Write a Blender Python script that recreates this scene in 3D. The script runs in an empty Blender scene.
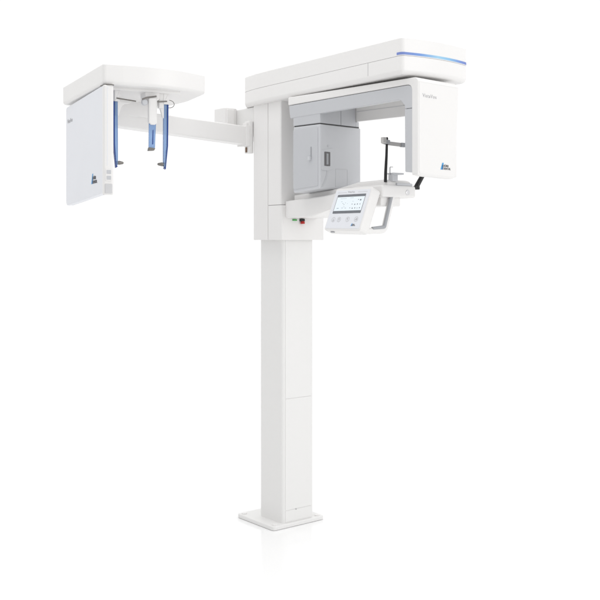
import bpy, bmesh, math
from mathutils import Vector, Matrix

scene = bpy.context.scene
C = scene.collection
R = math.radians

# ------------------------------------------------------------------ materials
def mat(name, col, rough=0.4, metal=0.0, bump=0.0, bscale=400, trans=0.0, coat=0.0, ior=1.45, var=0.0, alpha=1.0, spec=0.5):
    m = bpy.data.materials.new(name); m.use_nodes = True
    nt = m.node_tree; b = nt.nodes['Principled BSDF']
    b.inputs['Base Color'].default_value = (*col, 1)
    b.inputs['Roughness'].default_value = rough
    b.inputs['Metallic'].default_value = metal
    b.inputs['IOR'].default_value = ior
    b.inputs['Transmission Weight'].default_value = trans
    b.inputs['Coat Weight'].default_value = coat
    b.inputs['Specular IOR Level'].default_value = spec
    tc = nt.nodes.new('ShaderNodeTexCoord')
    if bump:
        n = nt.nodes.new('ShaderNodeTexNoise'); n.inputs['Scale'].default_value = bscale
        n.inputs['Detail'].default_value = 2
        bp = nt.nodes.new('ShaderNodeBump'); bp.inputs['Strength'].default_value = bump
        bp.inputs['Distance'].default_value = 0.0005
        nt.links.new(tc.outputs['Object'], n.inputs['Vector'])
        nt.links.new(n.outputs['Fac'], bp.inputs['Height'])
        nt.links.new(bp.outputs['Normal'], b.inputs['Normal'])
    if var:
        n2 = nt.nodes.new('ShaderNodeTexNoise'); n2.inputs['Scale'].default_value = 7
        n2.inputs['Detail'].default_value = 4
        mr = nt.nodes.new('ShaderNodeMapRange')
        mr.inputs['To Min'].default_value = rough - var; mr.inputs['To Max'].default_value = rough + var
        nt.links.new(tc.outputs['Object'], n2.inputs['Vector'])
        nt.links.new(n2.outputs['Fac'], mr.inputs['Value'])
        nt.links.new(mr.outputs['Result'], b.inputs['Roughness'])
    return m

WHITE  = mat('white_lacquer', (.81, .80, .79), .34, bump=.10, bscale=260, var=.06)
WHITE2 = mat('white_powder_coat', (.80, .795, .785), .45, bump=.15, bscale=420, var=.05)
PANELW = mat('cool_white_panel', (.77, .785, .825), .40, bump=.08, bscale=260, var=.05)
GREYM  = mat('pale_grey_lacquer', (.54, .55, .572), .36, bump=.10, bscale=300, var=.06)
GREYL  = mat('light_grey_lacquer', (.59, .60, .622), .36, bump=.10, bscale=300, var=.06)
GROOVE = mat('seam_grey', (.42, .42, .43), .7)  # plain grey for inner cores, the joint strip and a screw
DARK   = mat('dark_rubber_joint', (.10, .10, .10), .6)
BLACK  = mat('black_carbon_plastic', (.012, .012, .013), .42, bump=.1)
METAL  = mat('brushed_steel', (.62, .62, .63), .30, metal=1.0, var=.06)
DMETAL = mat('dark_steel', (.20, .19, .18), .35, metal=1.0)
GRIP   = mat('grey_grip_rubber', (.36, .37, .39), .45)
STRAP  = mat('translucent_grey_strap', (.48, .47, .46), .35)
BLUE   = mat('blue_clear_acrylic', (.34, .50, .78), .12, trans=.6, ior=1.3)
BLUED  = mat('deep_blue_edge_acrylic', (.035, .08, .30), .2, trans=.15, ior=1.3)
INKG   = mat('grey_printed_ink', (.50, .50, .51), .5)
INKB   = mat('black_printed_ink', (.10, .10, .11), .5)
INKBL  = mat('blue_printed_ink', (.05, .33, .68), .5)
INKN   = mat('navy_printed_ink', (.01, .07, .25), .5)
RED    = mat('red_switch_plastic', (.45, .02, .015), .35)
GREEN  = mat('green_lens_plastic', (.02, .35, .04), .3)
BRASS  = mat('brown_bronze_catch', (.20, .13, .09), .4, metal=.6)
GLASSD = mat('dark_window_glass', (.10, .095, .10), .18, coat=.5)
SCRB   = mat('screen_menu_bar', (.16, .17, .19), .3)

def emit(name, col, s):
    m = bpy.data.materials.new(name); m.use_nodes = True
    b = m.node_tree.nodes['Principled BSDF']
    b.inputs['Base Color'].default_value = (.02, .02, .02, 1)
    b.inputs['Emission Color'].default_value = (*col, 1)
    b.inputs['Emission Strength'].default_value = s
    b.inputs['Roughness'].default_value = .25
    return m
SCREEN = emit('lit_display', (.86, .94, .99), .93)
ICON   = emit('display_icon_grey', (.22, .25, .30), .6)
ICONL  = emit('display_icon_pale', (.55, .66, .74), .7)

# lit strip along the beam front: violet ends, cyan-white middle
STRIP = bpy.data.materials.new('lit_blue_strip'); STRIP.use_nodes = True
nt = STRIP.node_tree; b = nt.nodes['Principled BSDF']
g = nt.nodes.new('ShaderNodeNewGeometry'); sx = nt.nodes.new('ShaderNodeSeparateXYZ')
mr = nt.nodes.new('ShaderNodeMapRange'); mr.inputs['From Min'].default_value = -.17; mr.inputs['From Max'].default_value = .225
cr = nt.nodes.new('ShaderNodeValToRGB'); e = cr.color_ramp.elements
e[0].position = 0; e[0].color = (.17, .22, .50, 1)
e[1].position = 1; e[1].color = (.15, .19, .48, 1)
for p, c in ((.22, (.16, .33, .70, 1)), (.48, (.42, .78, .90, 1)), (.66, (.30, .64, .84, 1)), (.86, (.18, .30, .66, 1))):
    q = e.new(p); q.color = c
nt.links.new(g.outputs['Position'], sx.inputs[0]); nt.links.new(sx.outputs['X'], mr.inputs['Value'])
nt.links.new(mr.outputs['Result'], cr.inputs['Fac']); nt.links.new(cr.outputs['Color'], b.inputs['Emission Color'])
b.inputs['Emission Strength'].default_value = .72; b.inputs['Base Color'].default_value = (.05, .08, .2, 1)

# ------------------------------------------------------------------ geometry helpers
def roundpoly(pts, r, seg=6):
    """round the corners of a closed 2D polygon; r is one radius or one per corner"""
    n = len(pts); out = []
    rs = r if isinstance(r, (list, tuple)) else [r] * n
    for i in range(n):
        p = Vector(pts[i]); a = Vector(pts[i - 1]); c = Vector(pts[(i + 1) % n]); rad = rs[i]
        if rad <= 0: out.append(tuple(p)); continue
        u = (a - p).normalized(); v = (c - p).normalized()
        ang = u.angle(v)
        t = min(rad / math.tan(ang / 2), (a - p).length * .49, (c - p).length * .49)
        p0 = p + u * t; p1 = p + v * t
        for k in range(seg + 1):
            s = k / seg
            out.append(tuple((1 - s) ** 2 * p0 + 2 * s * (1 - s) * p + s * s * p1))
    return out

AX = {'z': lambda u, v, h: (u, v, h), 'x': lambda u, v, h: (h, u, v), 'y': lambda u, v, h: (u, h, v)}
def prism(bm, pts, h0, h1, axis='z', b0=0, b1=0, seg=4, M=None):
    """extrude a 2D outline along an axis, rounding its h0 rim by b0 and h1 rim by b1"""
    f = AX[axis]; n = len(pts)
    v0 = [bm.verts.new(f(p[0], p[1], h0)) for p in pts]
    v1 = [bm.verts.new(f(p[0], p[1], h1)) for p in pts]
    F = [bm.faces.new(v0), bm.faces.new(v1)]
    for i in range(n):
        F.append(bm.faces.new((v0[i], v0[(i + 1) % n], v1[(i + 1) % n], v1[i])))
    bmesh.ops.recalc_face_normals(bm, faces=F)
    allv = set(v0 + v1)
    def rim(vs, w):
        es = [bm.edges.get((vs[i], vs[(i + 1) % n])) for i in range(n)]
        r = bmesh.ops.bevel(bm, geom=[x for x in es if x], offset=w, segments=seg, profile=.5, affect='EDGES', clamp_overlap=False)
        allv.update(r['verts'])
    if b0: rim(v0, b0)
    if b1: rim(v1, b1)
    vs = [v for v in allv if v.is_valid]
    if M: bmesh.ops.transform(bm, matrix=M, verts=vs)
    return vs

def box(bm, x0, x1, y0, y1, z0, z1, r=0, M=None):
    pts = [(x0, y0), (x1, y0), (x1, y1), (x0, y1)]
    if r:
        return prism(bm, roundpoly(pts, r, 4), z0, z1, 'z', min(r*.75, (z1-z0)*.4), min(r*.75, (z1-z0)*.4), 3, M)
    return prism(bm, pts, z0, z1, 'z', M=M)

def tube(bm, path, rad, n=14, M=None):
    P = [Vector(p) for p in path]; m = len(P)
    rads = rad if isinstance(rad, (list, tuple)) else [rad] * m
    rings = []; up = None
    for i, p in enumerate(P):
        t = ((P[min(i + 1, m - 1)] - p).normalized() + (p - P[max(i - 1, 0)]).normalized()).normalized()
        if up is None:
            up = t.orthogonal().normalized()
        else:
            up = (up - t * up.dot(t)).normalized()
        s = t.cross(up)
        rings.append([bm.verts.new(p + (up * math.cos(a) + s * math.sin(a)) * rads[i]) for a in [2 * math.pi * k / n for k in range(n)]])
    F = [bm.faces.new(rings[0]), bm.faces.new(rings[-1])]
    for a, b_ in zip(rings, rings[1:]):
        for k in range(n):
            F.append(bm.faces.new((a[k], a[(k + 1) % n], b_[(k + 1) % n], b_[k])))
    bmesh.ops.recalc_face_normals(bm, faces=F)
    vs = [v for r in rings for v in r]
    if M: bmesh.ops.transform(bm, matrix=M, verts=vs)
    return vs

def curvepath(pts, r, seg=6):
    """3D polyline with its inner corners rounded"""
    out = [Vector(pts[0])]
    for i in range(1, len(pts) - 1):
        p = Vector(pts[i]); u = (Vector(pts[i-1]) - p); v = (Vector(pts[i+1]) - p)
        t = min(r, u.length * .49, v.length * .49); p0 = p + u.normalized() * t; p1 = p + v.normalized() * t
        for k in range(seg + 1):
            s = k / seg; out.append((1-s)**2 * p0 + 2*s*(1-s) * p + s*s * p1)
    out.append(Vector(pts[-1])); return out

def mk(name, build, m, parent=None, M=None, ang=40, bevel=0):
    """link ONE mesh object; build(bm) fills it; its origin is put at its own centre"""
    bm = bmesh.new(); build(bm)
    if M: bmesh.ops.transform(bm, matrix=M, verts=bm.verts)
    if M and M.determinant() < 0: bmesh.ops.reverse_faces(bm, faces=bm.faces)
    if bevel:
        es = [x for x in bm.edges if len(x.link_faces) == 2 and x.calc_face_angle(0) > R(35)]
        bmesh.ops.bevel(bm, geom=es, offset=bevel, segments=3, profile=.5, affect='EDGES', clamp_overlap=True)
    lo = [min(v.co[i] for v in bm.verts) for i in range(3)]; hi = [max(v.co[i] for v in bm.verts) for i in range(3)]
    c = Vector([(a + b_) / 2 for a, b_ in zip(lo, hi)])
    bmesh.ops.translate(bm, vec=-c, verts=bm.verts)
    me = bpy.data.meshes.new(name); bm.to_mesh(me); bm.free()
    for p in me.polygons: p.use_smooth = True
    me.set_sharp_from_angle(angle=R(ang))
    me.materials.append(m)
    o = bpy.data.objects.new(name, me); C.objects.link(o)
    w = o.modifiers.new('weighted_normals', 'WEIGHTED_NORMAL'); w.keep_sharp = True
    place = c
    if parent:
        o.parent = parent
        q = parent
        while q: place = place - q.location; q = q.parent
    o.location = place
    return o

def text_bm(bm, body, size, M, spacing=1.0, bold=0.0, shear=0.0):
    cu = bpy.data.curves.new('tmp', 'FONT'); cu.body = body; cu.size = size; cu.extrude = .0006
    cu.space_character = spacing; cu.offset = bold; cu.shear = shear; cu.resolution_u = 4
    o = bpy.data.objects.new('tmp', cu); C.objects.link(o)
    bpy.context.view_layer.update()
    me = bpy.data.meshes.new_from_object(o)
    n0 = len(bm.verts); bm.from_mesh(me); bm.verts.ensure_lookup_table()
    vs = bm.verts[n0:]
    bmesh.ops.transform(bm, matrix=M, verts=vs)
    bpy.data.objects.remove(o); bpy.data.curves.remove(cu); bpy.data.meshes.remove(me)

def frame(origin, right, up):
    """matrix whose local x runs along right, y along up, z out of the surface"""
    r = Vector(right).normalized(); u = Vector(up).normalized(); n = r.cross(u)
    m = Matrix.Identity(4)
    for i in range(3): m[i][0] = r[i]; m[i][1] = u[i]; m[i][2] = n[i]; m[i][3] = origin[i]
    return m

# ------------------------------------------------------------------ floor
fl = bpy.data.materials.new('glossy_white_studio_floor'); fl.use_nodes = True
b = fl.node_tree.nodes['Principled BSDF']
b.inputs['IOR'].default_value = 1.7; b.inputs['Base Color'].default_value = (.93, .93, .93, 1); b.inputs['Roughness'].default_value = .13
n = fl.node_tree.nodes.new('ShaderNodeTexNoise'); n.inputs['Scale'].default_value = 3
mrf = fl.node_tree.nodes.new('ShaderNodeMapRange'); mrf.inputs['To Min'].default_value = .09; mrf.inputs['To Max'].default_value = .13
fl.node_tree.links.new(n.outputs['Fac'], mrf.inputs['Value']); fl.node_tree.links.new(mrf.outputs['Result'], b.inputs['Roughness'])
def _f(bm):
    N = 48; rad = 60
    bm.faces.new([bm.verts.new((rad * math.cos(2*math.pi*k/N), rad * math.sin(2*math.pi*k/N), 0)) for k in range(N)])
floor = mk('floor', _f, fl); floor['kind'] = 'structure'

# ------------------------------------------------------------------ the machine
root = bpy.data.objects.new('dental_xray_machine', None); C.objects.link(root)
root['label'] = 'tall white dental X-ray unit on a floor column with tilted control screen'
root['category'] = 'X-ray machine'

# ---- base plate
def _b(bm):
    prism(bm, roundpoly([(-.162, -.092), (.160, -.092), (.160, .212), (-.162, .212)], .018), .0015, .020, 'z', .0015, .004, 3)
base = mk('base_plate', _b, WHITE2, root)
for (x, y) in ((-.135, -.068), (.133, -.068), (.133, .185), (-.135, .185)):
    def _b(bm):
        tube(bm, [(x, y, .020), (x, y, .0235), (x, y, .0245)], [.0135, .0135, .012], 20)
    bolt = mk('bolt_cover', _b, WHITE, base)

# ---- column
def _b(bm):
    prism(bm, roundpoly([(-.095, -.077), (.100, -.077), (.100, .115), (-.095, .115)], [.020, .014, .02, .028], 6), .020, 1.46, 'z')
col = mk('column', _b, WHITE2, root)
for (z0, z1) in ((.082, .6265), (.6285, 1.46)):
    mk('cover_panel', lambda bm: prism(bm, roundpoly([(-.077, z0), (.087, z0), (.087, z1), (-.077, z1)], .003, 2), -.0795, -.0765, 'y', .0012, 0, 2), WHITE2, col)
mk('kick_panel', lambda bm: prism(bm, roundpoly([(-.077, .024), (.087, .024), (.087, .0795), (-.077, .0795)], .003, 2), -.0795, -.0765, 'y', .0012, 0, 2), WHITE2, col)
mk('screw', lambda bm: tube(bm, [(-.012, -.079, .0795), (-.012, -.0812, .0795)], .0028, 10), GROOVE, col)

# ---- carriage that rides on the column
def _b(bm):
    prism(bm, roundpoly([(-.128, -.112), (.130, -.112), (.130, .085), (.105, .105), (-.105, .105), (-.132, .085)], .012), 1.409, 2.088, 'z', .002, 0, 2)
carr = mk('carriage', _b, GROOVE, root)
# wrap-round back shell, side cover and front covers stand proud of the core with fine gaps
def _b(bm):
    prism(bm, roundpoly([(-.1355, -.0105), (-.100, -.0105), (-.100, .0), (.100, .0), (.100, -.0105), (.1345, -.0105), (.1345, .085), (.105, .130), (-.105, .130), (-.1375, .106)],
                        [.005, 0, 0, 0, 0, .005, .02, .02, .02, .02], 5), 1.405, 2.088, 'z', .003, 0, 3)
mk('rear_shell', _b, WHITE, carr)
def _b(bm):
    prism(bm, roundpoly([(-.1355, -.1215), (.1345, -.1215), (.1345, -.0135), (-.1355, -.0135)], [.010, .010, .005, .005], 5), 1.405, 1.5735, 'z', .003, .0015, 3)
mk('lower_cover', _b, WHITE, carr)
def _b(bm):
    prism(bm, roundpoly([(-.1355, -.1165), (.1345, -.1165), (.1345, -.0135), (-.1355, -.0135)], [.010, .010, .005, .005], 5), 1.5755, 2.088, 'z', .0015, 0, 3)
mk('upper_cover', _b, WHITE, carr)
# push switch and lamp on the carriage front
sw = mk('emergency_stop', lambda bm: (box(bm, -.024, .002, -.132, -.120, 1.496, 1.509, .002)), BLACK, carr)
mk('switch_button', lambda bm: (tube(bm, [(-.011, -.130, 1.497), (-.011, -.130, 1.492), (-.011, -.130, 1.487), (-.011, -.130, 1.484)], [.008, .0105, .011, .010], 18)), RED, sw)
mk('power_lamp', lambda bm: box(bm, -.068, -.044, -.129, -.120, 1.499, 1.5055, .0015), GREEN, carr)

# ---- fixed overhead beam
def tiltM(z):  # the beam leans up very slightly to the front
    M = Matrix.Identity(4); M[2][1] = -.014; M[2][3] = -.014
    return M
def beam_plan(d=0):
    pts = []
    x0, x1 = -.168 + d, .236 - d
    for k in range(9):                                  # bowed front
        t = k / 8; x = x0 + (x1 - x0) * t
        pts.append((x, -.970 + d - .028 * (1 - (2 * t - 1) ** 2)))
    pts += [(x1, .04), (x1 - .05, .24 - d), (x0 + .12, .24 - d), (x0 + .062, .215), (x0 + .021, .165), (x0 + .010, .11), (x0 + .003, .05), (x0, -.03)]
    r = [.022] + [0] * 7 + [.03] + [.05, .08, .05, .05, .05, .05, .05, .05]
    return roundpoly(pts, r, 6)
def skewed(bm, z0, z1, b0, b1, d=0):
    prism(bm, beam_plan(d), z0, z1, 'z', b0, b1, 6, M=tiltM(0))
beam = mk('overhead_beam', lambda bm: skewed(bm, 2.10, 2.225, 0, 0, .006), GROOVE, root)
mk('upper_shell', lambda bm: skewed(bm, 2.1655, 2.241, 0, .006), WHITE, beam, ang=30)
lower = mk('lower_shell', lambda bm: skewed(bm, 2.089, 2.1642, .020, 0), WHITE, beam, ang=30)
# vertical joint in the lower shell
mk('joint_seam', lambda bm: box(bm, -.1687, -.166, -.768, -.7665, 2.105, 2.161), GROOVE, beam)
# lit strip following the bowed front and turning the corner
def _b(bm):
    out = beam_plan(-.0012); inn = beam_plan(.004)
    N = len(out)
    idx = [i for i in range(N) if out[i][1] < -.955 or (out[i][1] < -.935 and out[i][0] < 0)]
    # start where the strip begins on the left side
    order = sorted(idx, key=lambda i: (out[i][0], -out[i][1] if out[i][0] < -.16 else out[i][1]))
    o = [(out[order[0]][0], -.942)] + [out[i] for i in order]
    n_ = [(inn[order[0]][0], -.942)] + [inn[i] for i in order]
    vs = []
    for z in (2.1690, 2.1790):
        vs.append(([bm.verts.new((p[0], p[1], z)) for p in o], [bm.verts.new((p[0], p[1], z)) for p in n_]))
    (a0, b0), (a1, b1) = vs
    for k in range(len(o) - 1):
        bm.faces.new((a0[k], a0[k+1], a1[k+1], a1[k])); bm.faces.new((b0[k], b0[k+1], b1[k+1], b1[k]))
        bm.faces.new((a0[k], a0[k+1], b0[k+1], b0[k])); bm.faces.new((a1[k], a1[k+1], b1[k+1], b1[k]))
    bm.faces.new((a0[0], b0[0], b1[0], a1[0])); bm.faces.new((a0[-1], b0[-1], b1[-1], a1[-1]))
    bmesh.ops.remove_doubles(bm, verts=bm.verts, dist=1e-5)
    bmesh.ops.recalc_face_normals(bm, faces=bm.faces)
mk('light_strip', _b, STRIP, beam)

# ---- rotating C-arm (turned four degrees about its own axis)
RC = Matrix.Translation((0, -.6, 0)) @ Matrix.Rotation(R(4), 4, 'Z')
def cmk(name, f, m, parent, **k): return mk(name, f, m, parent, M=RC, **k)
XN, XF = -.150, .107
def _b(bm):
    out = roundpoly([(-.408, 1.672), (-.408, 2.076), (.387, 2.076), (.387, 2.038), (-.374, 2.050), (-.374, 1.672)], [.006, .024, .007, .007, .030, .006], 6)
    prism(bm, out, XN, XF, 'x', .005, .005, 4)
arm = cmk('rotating_arm', _b, WHITE, root)
# front tube cover with rounded lower corners
def _b(bm):
    prism(bm, roundpoly([(XN + .002, 1.670), (XF - .012, 1.664), (XF + .012, 2.066), (XN + .002, 2.066)], [.024, .026, .014, .014], 6), -.412, -.376, 'y', .011, .002, 5)
tube_cover = cmk('tube_cover', _b, WHITE, arm)
def _b(bm):                       # near wall of the hollow bar, its back end and the corner block
    prism(bm, roundpoly([(-.377, 2.048), (.384, 2.036), (.374, 1.976), (-.080, 1.985), (-.310, 1.991), (-.334, 1.965), (-.334, 1.951), (-.377, 1.951)],
                        [.032, .006, .006, 0, .026, 0, 0, 0], 6), XN + .002, XN + .022, 'x', .003, .003, 3)
    box(bm, XN + .020, XF - .006, .356, .372, 1.978, 2.040)
    box(bm, XN + .020, XF - .003, -.376, -.337, 1.951, 2.046)
cmk('grey_arm_body', _b, GREYM, arm)
def _b(bm):
    prism(bm, roundpoly([(-.377, 1.9495), (-.334, 1.9495), (-.336, 1.688), (-.377, 1.683)], [0, 0, .006, .006], 4), XN + .002, XF - .003, 'x', .003, .003, 3)
cmk('tube_housing', _b, GREYM, arm)
cmk('arm_lining', lambda bm: prism(bm, [(-.336, 2.046), (.355, 2.038), (.355, 1.964), (-.10, 1.960), (-.336, 1.962)], XF - .016, XF - .002, 'x', .003, .003, 2), WHITE, arm)
cmk('lining_seam', lambda bm: box(bm, XF - .0175, XF - .0155, -.334, .17, 2.008, 2.0095), GREYM, arm)
# lettering and emblem on the front cover
T = frame((-.126, -.4126, 1.994), (1, 0, 0), (0, 0, 1))
cmk('lettering', lambda bm: text_bm(bm, 'VistaVox', .0225, T, 1.12, -.00025), INKG, tube_cover)
def emblem(parent, T, s, mk_):
    def bar(bm, x0, w, sl, h):
        prism(bm, [(x0, 0), (x0 + w, 0), (x0 + w + sl, h), (x0 + sl, h)], 0, .0006, 'z', M=T @ Matrix.Scale(s, 4))
    mk_('emblem', lambda bm: bar(bm, 0, .34, .42, 1.0), INKBL, parent)
    mk_('emblem_stripe', lambda bm: prism(bm, [(.34, .0), (.55, .0), (.62, .62), (.46, .80)], 0, .0006, 'z', M=T @ Matrix.Scale(s, 4)), INKN, parent)
    mk_('lettering', lambda bm: (text_bm(bm, 'DÜRR', .44 * s, T @ Matrix.Translation((.66 * s, .42 * s, 0)), 1.05, .004 * s),
                                 text_bm(bm, 'DENTAL', .44 * s, T @ Matrix.Translation((.66 * s, .02 * s, 0)), 1.0, .004 * s)), INKB, parent)
emblem(tube_cover, frame((-.010, -.4126, 1.701), (1, 0, 0), (0, 0, 1)), .029, cmk)

# sensor side: neck above the dark joint, housing below it
def _b(bm):
    box(bm, XN + .004, -.011, .174, .355, 1.938, 2.036, .003)
    box(bm, -.009, XF - .018, .174, .355, 1.938, 2.036, .003)
    box(bm, XF - .018, XF + .004, .174, .355, 1.938, 1.962, .003)
cmk('sensor_neck', _b, GREYM, arm)
cmk('joint_ring', lambda bm: box(bm, XN + .008, .114, .178, .350, 1.929, 1.942), DARK, arm)
def _b(bm):
    prism(bm, roundpoly([(XN, .170), (.122, .170), (.122, .352), (XN, .352)], [.011, .014, .011, .011], 5), 1.640, 1.932, 'z', .008, .004, 4)
    for v in bm.verts:
        if v.co.z < 1.70: v.co.z -= .015 * (v.co.y - .17) / .18
sens = cmk('sensor_housing', _b, GREYL, root)
cmk('side_cover', lambda bm: prism(bm, roundpoly([(.182, 1.652), (.348, 1.640), (.348, 1.920), (.182, 1.922)], .008, 4), XN - .003, XN + .001, 'x', .002, 0, 3), GREYM, sens)
lv = cmk('release_lever', lambda bm: box(bm, XN - .006, XN - .0025, .2235, .2275, 1.785, 1.832, .001), GRIP, sens)
cmk('lever_knob', lambda bm: box(bm, XN - .014, XN - .0028, .2235, .240, 1.770, 1.788, .003), GREYL, lv)
cmk('window_plate', lambda bm: prism(bm, roundpoly([(-.140, 1.815), (-.066, 1.828), (-.066, 1.732), (-.1, 1.722), (-.14, 1.722)], .008, 4), .1675, .171, 'y', .001, 0, 2), GREYL, sens)
win = cmk('status_window', lambda bm: prism(bm, roundpoly([(-.125, 1.743), (-.088, 1.743), (-.088, 1.808), (-.125, 1.808)], .003, 3), .166, .170, 'y', .0008, 0, 2), GLASSD, sens)
cmk('window_insert', lambda bm: prism(bm, roundpoly([(-.113, 1.750), (-.101, 1.750), (-.101, 1.800), (-.113, 1.800)], .001, 2), .165, .168, 'y'), GRIP, win)
cmk('indicator', lambda bm: tube(bm, [(-.099, .170, 1.836), (-.099, .1675, 1.836)], .005, 14), GREYM, sens)
def _b(bm):
    pts = [(-.1005 - .034 * (t ** 1.8), 1.737 - .088 * t) for t in [k / 10 for k in range(11)]]
    o = [(x - .005, z) for x, z in pts] + [(x + .005, z) for x, z in reversed(pts)]
    prism(bm, o, .1685, .171, 'y')
cmk('cable_channel', _b, GREYM, sens)
def _b(bm):
    for (a, b_) in (((-.051, 1.650), (.028, 1.6515)), ((-.051, 1.732), (.028, 1.7335)), ((-.051, 1.6515), (-.0495, 1.732)), ((.0265, 1.6515), (.028, 1.732))):
        box(bm, a[0], b_[0], .1692, .171, a[1], b_[1])
cmk('service_hatch', _b, GREYM, sens)

# ---- patient support arm
def _b(bm):
    prof = roundpoly([(-.118, 1.511), (-.118, 1.593), (-.45, 1.612), (-.62, 1.641), (-.800, 1.643), (-.800, 1.590), (-.62, 1.588), (-.46, 1.548), (-.32, 1.513)],
                     [0, 0, .1, .08, .013, .013, .06, .08, .06], 6)
    prism(bm, prof, -.112, .090, 'x', .009, .009, 4)
sup = mk('support_arm', _b, WHITE, root)
mk('arm_ridge', lambda bm: prism(bm, roundpoly([(-.14, 1.59), (-.14, 1.622), (-.45, 1.640), (-.60, 1.664), (-.76, 1.668), (-.785, 1.660), (-.785, 1.63), (-.6, 1.63), (-.45, 1.60)],
                                                [0, 0, .1, .06, .02, .016, 0, 0, 0], 6), -.075, .078, 'x', .010, .010, 4), WHITE, sup)
mk('grey_inlay', lambda bm: box(bm, -.02, .076, -.794, -.75, 1.6425, 1.6535, .004), GREYL, sup)
mk('drive_box', lambda bm: box(bm, -.100, .020, -.775, -.60, 1.552, 1.60, .008), WHITE, sup)
mk('start_button', lambda bm: tube(bm, [(.038, -.799, 1.613), (.038, -.8015, 1.613), (.038, -.803, 1.613)], [.0115, .0115, .009], 22), METAL, sup)

# ---- chin rest
chin = mk('chin_rest', lambda bm: (box(bm, -.047, -.016, -.795, -.765, 1.66, 1.692, .003), box(bm, -.048, .016, -.80, -.76, 1.690, 1.697, .002)), GREYL, root)
mk('bite_peg', lambda bm: tube(bm, curvepath([(-.050, -.78, 1.690), (-.050, -.78, 1.722), (-.033, -.78, 1.7225)], .005), .0020, 8), METAL, chin)

# ---- head support: two black temple rods and a strap
hs = mk('head_support', lambda bm: tube(bm, [(-.077, -.78, 1.655), (-.076, -.78, 1.70), (-.071, -.78, 1.77), (-.068, -.78, 1.846), (-.068, -.78, 1.850)], [.0070, .0066, .0058, .0052, .003], 12), BLACK, root)
mk('temple_rod', lambda bm: (tube(bm, [(.112, -.78, 1.636), (.118, -.78, 1.648), (.150, -.78, 1.690), (.172, -.78, 1.76), (.176, -.78, 1.846)], [.0125, .0115, .0105, .007, .0055], 12),
                             box(bm, .098, .126, -.790, -.768, 1.629, 1.645, .004)), BLACK, hs)
def _b(bm):
    path = curvepath([(-.108, -.80, 1.832), (-.098, -.775, 1.830), (-.06, -.772, 1.8255), (.02, -.776, 1.8225), (.06, -.778, 1.8225), (.176, -.775, 1.824)], .02)
    for a, b_ in zip(path, path[1:]):
        t = (b_ - a).normalized(); n_ = Vector((-t.y, t.x, 0)).normalized() * .0016
        hgt = .0085
        vs = [bm.verts.new(q) for q in (a - n_ - Vector((0,0,hgt)), a + n_ - Vector((0,0,hgt)), a + n_ + Vector((0,0,hgt)), a - n_ + Vector((0,0,hgt)),
                                         b_ - n_ - Vector((0,0,hgt)), b_ + n_ - Vector((0,0,hgt)), b_ + n_ + Vector((0,0,hgt)), b_ - n_ + Vector((0,0,hgt)))]
        for f in ((0,1,5,4), (1,2,6,5), (2,3,7,6), (3,0,4,7)): bm.faces.new([vs[i] for i in f])
    bmesh.ops.remove_doubles(bm, verts=bm.verts, dist=1e-4)
    bmesh.ops.recalc_face_normals(bm, faces=bm.faces)
mk('head_strap', _b, STRAP, hs)
mk('strap_pad', lambda bm: box(bm, -.114, -.094, -.806, -.788, 1.820, 1.846, .004), STRAP, hs)
mk('strap_clip', lambda bm: box(bm, -.078, -.056, -.788, -.770, 1.820, 1.838, .002), GRIP, hs)
mk('strap_slider', lambda bm: box(bm, .020, .046, -.783, -.768, 1.813, 1.832, .002), GRIP, hs)

# ---- control console (face tilted upward)
TL = Vector((-.165, -.568, 1.630)); TR = Vector((-.165, -.795, 1.630)); BL = Vector((-.236, -.560, 1.458))
right = (TR - TL).normalized(); up = (TL - BL); up = (up - right * up.dot(right)); H = up.length; up.normalize()
W = (TR - TL).length + .008
FC = frame(BL, right, up)            # local x along the face, y up the face, z out of it
def fmk(name, f, m, parent, **k): return mk(name, f, m, parent, M=FC, **k)
con = fmk('control_console', lambda bm: prism(bm, roundpoly([(-.003, -.010), (W, -.016), (W, H + .004), (-.003, H + .004)], .015, 5), -.054, 0, 'z', .012, .006, 4), WHITE, root)
fmk('face_panel', lambda bm: prism(bm, roundpoly([(.005, -.002), (W - .008, -.006), (W - .008, H - .008), (.005, H - .008)], .006, 4), -.002, .0015, 'z', 0, .001, 2), PANELW, con)
sx0, sx1, sy0, sy1 = .026, W - .028, H * .36, H * .84
disp = fmk('display', lambda bm: prism(bm, roundpoly([(sx0, sy0), (sx1, sy0), (sx1, sy1), (sx0, sy1)], .002, 2), .0016, .0026, 'z'), SCRB, con)
SW, SH = sx1 - sx0, sy1 - sy0
def _b(bm):
    box(bm, sx0 + .003, sx1 - .001, sy0 + .012, sy1 - .012, .0027, .0031)
    for mi, marks in ((1, ((.28, .52, .018, .035), (.33, .46, .012, .05), (.37, .55, .012, .03), (.45, .50, .010, .025),
                           (.80, .70, .030, .035), (.88, .68, .045, .07),
                           (.62, .47, .035, .03), (.72, .45, .030, .06), (.81, .46, .030, .055), (.90, .46, .022, .05),
                           (.58, .27, .02, .04), (.67, .25, .035, .05), (.76, .26, .025, .06), (.84, .25, .02, .04), (.92, .26, .025, .06))),
                      (2, ((.25, .78, .22, .015), (.55, .80, .12, .015), (.14, .27, .07, .04), (.30, .28, .05, .03), (.42, .27, .05, .03),
                           (.22, .62, .05, .02), (.35, .34, .06, .015), (.62, .62, .05, .015)))):
        for (u, v, w_, h_) in marks:
            cx, cy = sx0 + u * SW, sy0 + v * SH
            n0 = len(bm.faces)
            box(bm, cx - w_ * SW / 2, cx + w_ * SW / 2, cy - h_ * SH / 2, cy + h_ * SH / 2, .0029, .0034)
            bm.faces.ensure_lookup_table()
            for f in bm.faces[n0:]: f.material_index = mi
scr = fmk('screen', _b, SCREEN, disp)
scr.data.materials.append(ICON); scr.data.materials.append(ICONL)
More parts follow.
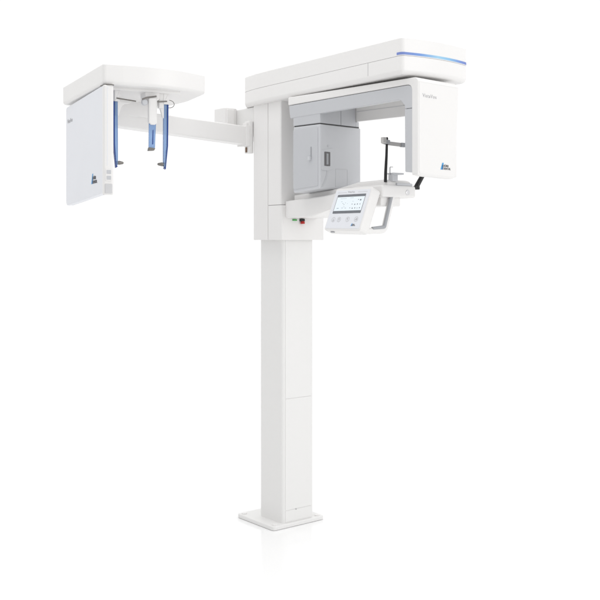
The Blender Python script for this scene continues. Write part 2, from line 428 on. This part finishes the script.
# round touch keys, each with its symbol
for i, u in enumerate((.18, .345, .60, .845)):
    cx, cy = .005 + u * (W - .013) , H * .205
    def _b(bm):
        N = 24; o = [(cx + .0115 * math.cos(2*math.pi*k/N), cy + .0115 * math.sin(2*math.pi*k/N)) for k in range(N)]
        q = [(cx + .0100 * math.cos(2*math.pi*k/N), cy + .0100 * math.sin(2*math.pi*k/N)) for k in range(N)]
        a = [bm.verts.new((*p, .0020)) for p in o]; c_ = [bm.verts.new((*p, .0020)) for p in q]
        for k in range(N): bm.faces.new((a[k], a[(k+1) % N], c_[(k+1) % N], c_[k]))
    key = fmk('key', _b, INKG, con)
    def _s(bm, i=i):
        if i < 2:
            box(bm, cx - .0014, cx + .0014, cy - .005, cy + .004, .0017, .0021)
            if i == 1: prism(bm, [(cx - .005, cy + .002), (cx + .005, cy + .002), (cx, cy + .007)], .0017, .0021)
            else: prism(bm, [(cx - .005, cy - .003), (cx, cy - .007), (cx + .005, cy - .003)], .0017, .0021)
        elif i == 2:
            box(bm, cx - .0015, cx + .0015, cy - .005, cy + .006, .0017, .0021); box(bm, cx - .005, cx - .0016, cy + .002, cy + .005, .0017, .0021)
        else:
            box(bm, cx - .006, cx + .006, cy - .004, cy - .001, .0017, .0021); box(bm, cx - .002, cx + .006, cy - .0008, cy + .004, .0017, .0021)
    fmk('key_symbol', _s, INKG, key)
fmk('lettering', lambda bm: (text_bm(bm, 'VistaVox', .0115, Matrix.Translation((W * .36, H * .885, .0016)), 1.1),
                             box(bm, W * .08, W * .33, H * .893, H * .899, .0015, .0019), box(bm, W * .64, W * .90, H * .893, H * .899, .0015, .0019)), INKG, con)
emblem(con, FC @ Matrix.Translation((W * .72, H * .035, .0016)), .0125, mk)

def _b(bm):
    prism(bm, roundpoly([(.030, -.026), (.062, -.026), (.062, -.020), (.030, -.020)], .002, 2), 0, .0008, 'z')
mk('socket', lambda bm: box(bm, .034, .056, -.0155, -.008, -.018, -.012), GRIP, con, M=FC)

# ---- patient handle: a white loop with a grey grip strip
def _b(bm):
    path = curvepath([(-.036, -.778, 1.597), (-.084, -.778, 1.446), (-.196, -.778, 1.443)], .020, 8)
    vs = tube(bm, path, .0135, 16)
    for v in vs: v.co.y = -.778 + (v.co.y + .778) * 1.1
hd = mk('patient_handle', _b, WHITE, root)
def _b(bm):
    path = curvepath([(-.048, -.786, 1.594), (-.0895, -.786, 1.461), (-.160, -.785, 1.4535)], .004, 3)
    tube(bm, path, .0080, 12)
mk('grip_strip', _b, GRIP, hd)

# ---- bracket and cephalometric arm
def _b(bm):
    box(bm, -.130, .08, .112, .345, 1.925, 2.072, .008)
br = mk('arm_bracket', _b, WHITE2, root)
mk('bracket_cover', lambda bm: prism(bm, roundpoly([(-.205, .258), (-.126, .258), (-.126, .36), (-.205, .36)], .014, 5), 1.925, 2.078, 'z', .004, .004, 3), WHITE, br)
mk('bracket_segment', lambda bm: prism(bm, roundpoly([(-.196, .250), (-.150, .250), (-.150, .262), (-.196, .262)], .004, 4), 1.93, 2.070, 'z', .003, .003, 3), WHITE, br)
mk('hinge_sleeve', lambda bm: prism(bm, roundpoly([(-.174, .118), (-.156, .118), (-.156, .150), (-.174, .150)], .008, 5), 1.872, 1.990, 'z', .003, .003, 3), WHITE, br)
mk('hinge_post', lambda bm: prism(bm, roundpoly([(-.160, .112), (-.128, .112), (-.128, .155), (-.160, .155)], .012, 5), 1.838, 2.000, 'z', .004, .004, 3), WHITE, br)
mk('hinge_catch', lambda bm: box(bm, -.1655, -.160, .126, .136, 1.843, 1.868, .0015), BRASS, br)

A1 = Vector((-.150, .152, 0)); A2 = Vector((-1.02, .075, 0)); u_ = (A2 - A1).normalized(); v_ = Vector((-u_.y, u_.x, 0))
def _b(bm):
    vs = []
    prof = roundpoly([(0, 1.880), (0, 1.972), ((A2 - A1).length, 1.994), ((A2 - A1).length, 1.915)], .009, 4)
    vv = prism(bm, prof, -.035, .035, 'x', .006, .006, 4)      # local: y along the arm, x across
    M = Matrix.Identity(4)
    for i in range(3): M[i][0] = v_[i]; M[i][1] = u_[i]
    M[0][3], M[1][3] = A1.x, A1.y
    bmesh.ops.transform(bm, matrix=M, verts=vv)
    if M.to_3x3().determinant() < 0: bmesh.ops.reverse_faces(bm, faces=bm.faces)
carm = mk('cephalometric_arm', _b, WHITE, root)
mk('arm_end_cap', lambda bm: box(bm, -.178, -.152, .110, .190, 1.874, 1.975, .004), WHITE, carm)
mk('head_mount', lambda bm: box(bm, -1.02, -.76, .05, .13, 1.960, 2.030, .006), WHITE, carm)

# ---- cephalometric head, in its own turned frame
RH = Matrix.Translation((-1.182, -.312, 0)) @ Matrix.Rotation(R(-13), 4, 'Z')
def hmk(name, f, m, parent, **k): return mk(name, f, m, parent, M=RH, **k)
def _b(bm):
    pts = [(0, 0), (.08, -.010), (.16, -.0145), (.22, -.0125), (.27, -.003), (.32, .012), (.37, .033), (.42, .060), (.466, .089), (.474, .327), (.436, .545), (.05, .70), (-.014, .684)]
    prism(bm, roundpoly(pts, [.020, .03, 0, 0, 0, 0, 0, 0, .026, .12, .10, .08, .02], 6), 2.026, 2.108, 'z', .014, .005, 6)
ch = hmk('cephalometric_head', _b, WHITE, root, ang=30)
hmk('ear_rod_carrier', lambda bm: box(bm, .05, .34, .05, .16, 2.015, 2.03, .004), WHITE, ch)

# sensor plate
def _b(bm):
    prism(bm, roundpoly([(-.004, 1.592), (.674, 1.562), (.674, 2.014), (-.004, 2.022)], [.010, .030, .02, .006], 6), 0, .030, 'x', .004, .004, 3)
pl = hmk('sensor_plate', _b, PANELW, root)
hmk('plate_rail', lambda bm: prism(bm, roundpoly([(-.001, -.016), (.040, -.016), (.040, .006), (-.001, .006)], [.010, .010, .002, .002], 5), 1.585, 2.022, 'z', .006, .006, 4), WHITE, pl)
hmk('rail_groove', lambda bm: box(bm, .0125, .0150, -.0168, -.0155, 1.70, 2.015), PANELW, pl)
sw2 = hmk('height_switch', lambda bm: prism(bm, roundpoly([(.006, 1.640), (.032, 1.640), (.032, 1.688), (.006, 1.688)], .003, 3), -.0185, -.0155, 'y', .001, 0, 2), WHITE, pl)
hmk('switch_key', lambda bm: box(bm, .010, .028, -.0197, -.0180, 1.668, 1.683, .0008), GREYM, sw2)
hmk('switch_key', lambda bm: box(bm, .010, .028, -.0197, -.0180, 1.645, 1.660, .0008), GREYM, sw2)
hmk('rail_foot', lambda bm: prism(bm, roundpoly([(.004, 1.590), (.034, 1.590), (.034, 1.628), (.004, 1.628)], .004, 3), -.0185, -.0155, 'y', .001, 0, 2), METAL, pl)
hmk('rail_cap', lambda bm: tube(bm, [(-.002, .03, 2.0225), (.004, .0, 2.0235), (.013, -.014, 2.0235), (.030, -.0175, 2.0235), (.040, -.016, 2.022)], .0022, 8), DMETAL, pl)
Tp = frame((-.0006, .640, 1.937), (0, -1, 0), (0, 0, 1))
hmk('lettering', lambda bm: text_bm(bm, 'VistaVox', .027, Tp, 1.05, -.0003), INKG, pl)
emblem(pl, frame((-.0006, .190, 1.637), (0, -1, 0), (0, 0, 1)), .042, hmk)

# ear rods: clear blue blades on white holders
def ear_rod(x, s):
    er = hmk('ear_rod', lambda bm: (prism(bm, roundpoly([(x - .012, 2.020), (x + .012, 2.020), (x + .012 + s * .0, 1.972), (x - .012, 1.972)], .003, 3), .070, .112, 'y', .003, .003, 3),
                                    prism(bm, roundpoly([(x - s * .006, 1.985), (x + s * .065, 1.985), (x + s * .060, 1.970), (x + s * .022, 1.962), (x + s * .010, 1.915), (x - s * .006, 1.915)], [.004, .006, .006, .03, .004, .004], 5), .083, .097, 'y', .002, .002, 3)), WHITE, ch)
    hmk('cross_pin', lambda bm: tube(bm, [(x - s * .004, .070, 1.984), (x + s * .075, .062, 1.975)], .0028, 10), DMETAL, er)
    # tapering blade
    def _b(bm, a=-.0085, c_=.0045):
        prism(bm, roundpoly([(x + s * a, 1.972), (x + s * c_, 1.972), (x + s * (c_ + .001), 1.80), (x + s * (c_ - .001 + .002), 1.712), (x + s * (a + .006), 1.712), (x + s * (a + .001), 1.80)], .002, 2), .082, .098, 'y', .001, .001, 2)
    hmk('blade', _b, BLUE, er)
    hmk('blade_edge', lambda bm: prism(bm, roundpoly([(x - s * .0085, 1.974), (x - s * .0150, 1.972), (x - s * .0130, 1.80), (x - s * .003, 1.700), (x + s * .004, 1.706), (x - s * .0015, 1.715), (x - s * .0078, 1.80)], .001, 2), .080, .100, 'y', .001, .001, 2), BLUED, er)
    hmk('ear_tip', lambda bm: tube(bm, [(x - s * .002, .090, 1.722), (x + s * .007, .090, 1.722), (x + s * .012, .090, 1.722), (x + s * .028, .090, 1.722), (x + s * .031, .090, 1.722)], [.007, .007, .0085, .005, .0015], 14), DMETAL, er)
    return er
r1 = ear_rod(.078, 1); r1['label'] = 'ear rod beside the sensor plate'
r2 = ear_rod(.284, -1)
hmk('wire_loop', lambda bm: tube(bm, [(.284 + .018 + .022 * math.sin(a), .082, 1.975 + .016 * math.cos(a)) for a in [math.pi * (k / 12 * 1.05) for k in range(13)]], .0014, 8), DMETAL, r2)

# nasal support between them
ns = hmk('nasal_support', lambda bm: (prism(bm, roundpoly([(.190, 2.020), (.255, 2.020), (.252, 1.985), (.195, 1.975)], .008, 4), .060, .130, 'y', .004, .004, 3),
                                      prism(bm, roundpoly([(.203, 1.990), (.239, 1.994), (.238, 1.886), (.228, 1.880), (.212, 1.880), (.203, 1.890)], .004, 4), .045, .066, 'y', .004, .004, 3)), WHITE, ch)
hmk('blade', lambda bm: prism(bm, roundpoly([(.206, 1.890), (.236, 1.890), (.231, 1.784), (.205, 1.784)], .003, 3), .052, .060, 'y', .001, .001, 2), BLUE, ns)
hmk('blade_slot', lambda bm: prism(bm, roundpoly([(.221, 1.86), (.224, 1.86), (.223, 1.80), (.219, 1.80)], .001, 2), .0505, .0530, 'y'), BLUED, ns)
hmk('nose_pad', lambda bm: prism(bm, roundpoly([(.201, 1.772), (.225, 1.774), (.231, 1.784), (.204, 1.787)], .002, 2), .044, .064, 'y', .001, .001, 2), DMETAL, ns)
hmk('cross_pin', lambda bm: tube(bm, [(.174, .040, 1.982), (.195, .045, 1.991), (.235, .045, 1.9985)], .0032, 10), DMETAL, ns)
hmk('pivot_knob', lambda bm: tube(bm, [(.187, .058, 1.972), (.187, .052, 1.972), (.187, .046, 1.972)], [.014, .014, .011], 18), GREYL, ns)
hmk('holder_bar', lambda bm: (box(bm, .255, .275, .072, .098, 1.955, 2.022, .003)), WHITE, ns)

# ------------------------------------------------------------------ light and camera
w = bpy.data.worlds.new('World'); scene.world = w; w.use_nodes = True
bg = w.node_tree.nodes['Background']; bg.inputs['Color'].default_value = (1, 1, 1, 1); bg.inputs['Strength'].default_value = 1.06
# world is white in front of the camera; added dimming behind left greys side faces
wt = w.node_tree; tc = wt.nodes.new('ShaderNodeTexCoord'); dp = wt.nodes.new('ShaderNodeVectorMath'); dp.operation = 'DOT_PRODUCT'
dp.inputs[1].default_value = (-.93, -.36, 0)
wm = wt.nodes.new('ShaderNodeMapRange'); wm.interpolation_type = 'SMOOTHSTEP'
wm.inputs['From Min'].default_value = -.1; wm.inputs['From Max'].default_value = .9
wm.inputs['To Min'].default_value = 1.0; wm.inputs['To Max'].default_value = .82
cb = wt.nodes.new('ShaderNodeCombineColor')
wt.links.new(tc.outputs['Generated'], dp.inputs[0]); wt.links.new(dp.outputs['Value'], wm.inputs['Value'])
for k in ('Red', 'Green', 'Blue'): wt.links.new(wm.outputs['Result'], cb.inputs[k])
wt.links.new(cb.outputs['Color'], bg.inputs['Color'])

def area(name, loc, target, size, power, col=(1, 1, 1)):
    l = bpy.data.lights.new(name, 'AREA'); l.shape = 'SQUARE'; l.size = size; l.energy = power; l.color = col
    o = bpy.data.objects.new(name, l); C.objects.link(o); o.location = loc
    o.rotation_euler = (Vector(target) - Vector(loc)).to_track_quat('-Z', 'Y').to_euler()
area('key_softbox', (1.6, -5.5, 2.2), (0, -.3, 1.5), 2.4, 46)
area('overhead_floor_fill', (-.6, -.6, 4.6), (-.6, -.6, 0), 3.6, 52)  # added lamp, lifts the floor to white under the dimmed world

cam = bpy.data.cameras.new('camera'); co = bpy.data.objects.new('camera', cam); C.objects.link(co)
beta = math.atan(967 / 1200)
co.location = (-2.98705, -3.80241, 1.405)
dv = Vector((math.sin(beta), math.cos(beta), 0))
co.rotation_euler = dv.to_track_quat('-Z', 'Y').to_euler()
cam.sensor_width = 36; cam.lens = 36 * 967 / 600; cam.shift_y = -.1
cam.clip_start = .05; cam.clip_end = 300
scene.camera = co
scene.render.resolution_x = scene.render.resolution_y = 1024
scene.view_settings.view_transform = 'Standard'; scene.view_settings.look = 'None'
scene.view_settings.exposure = 0; scene.view_settings.gamma = 1
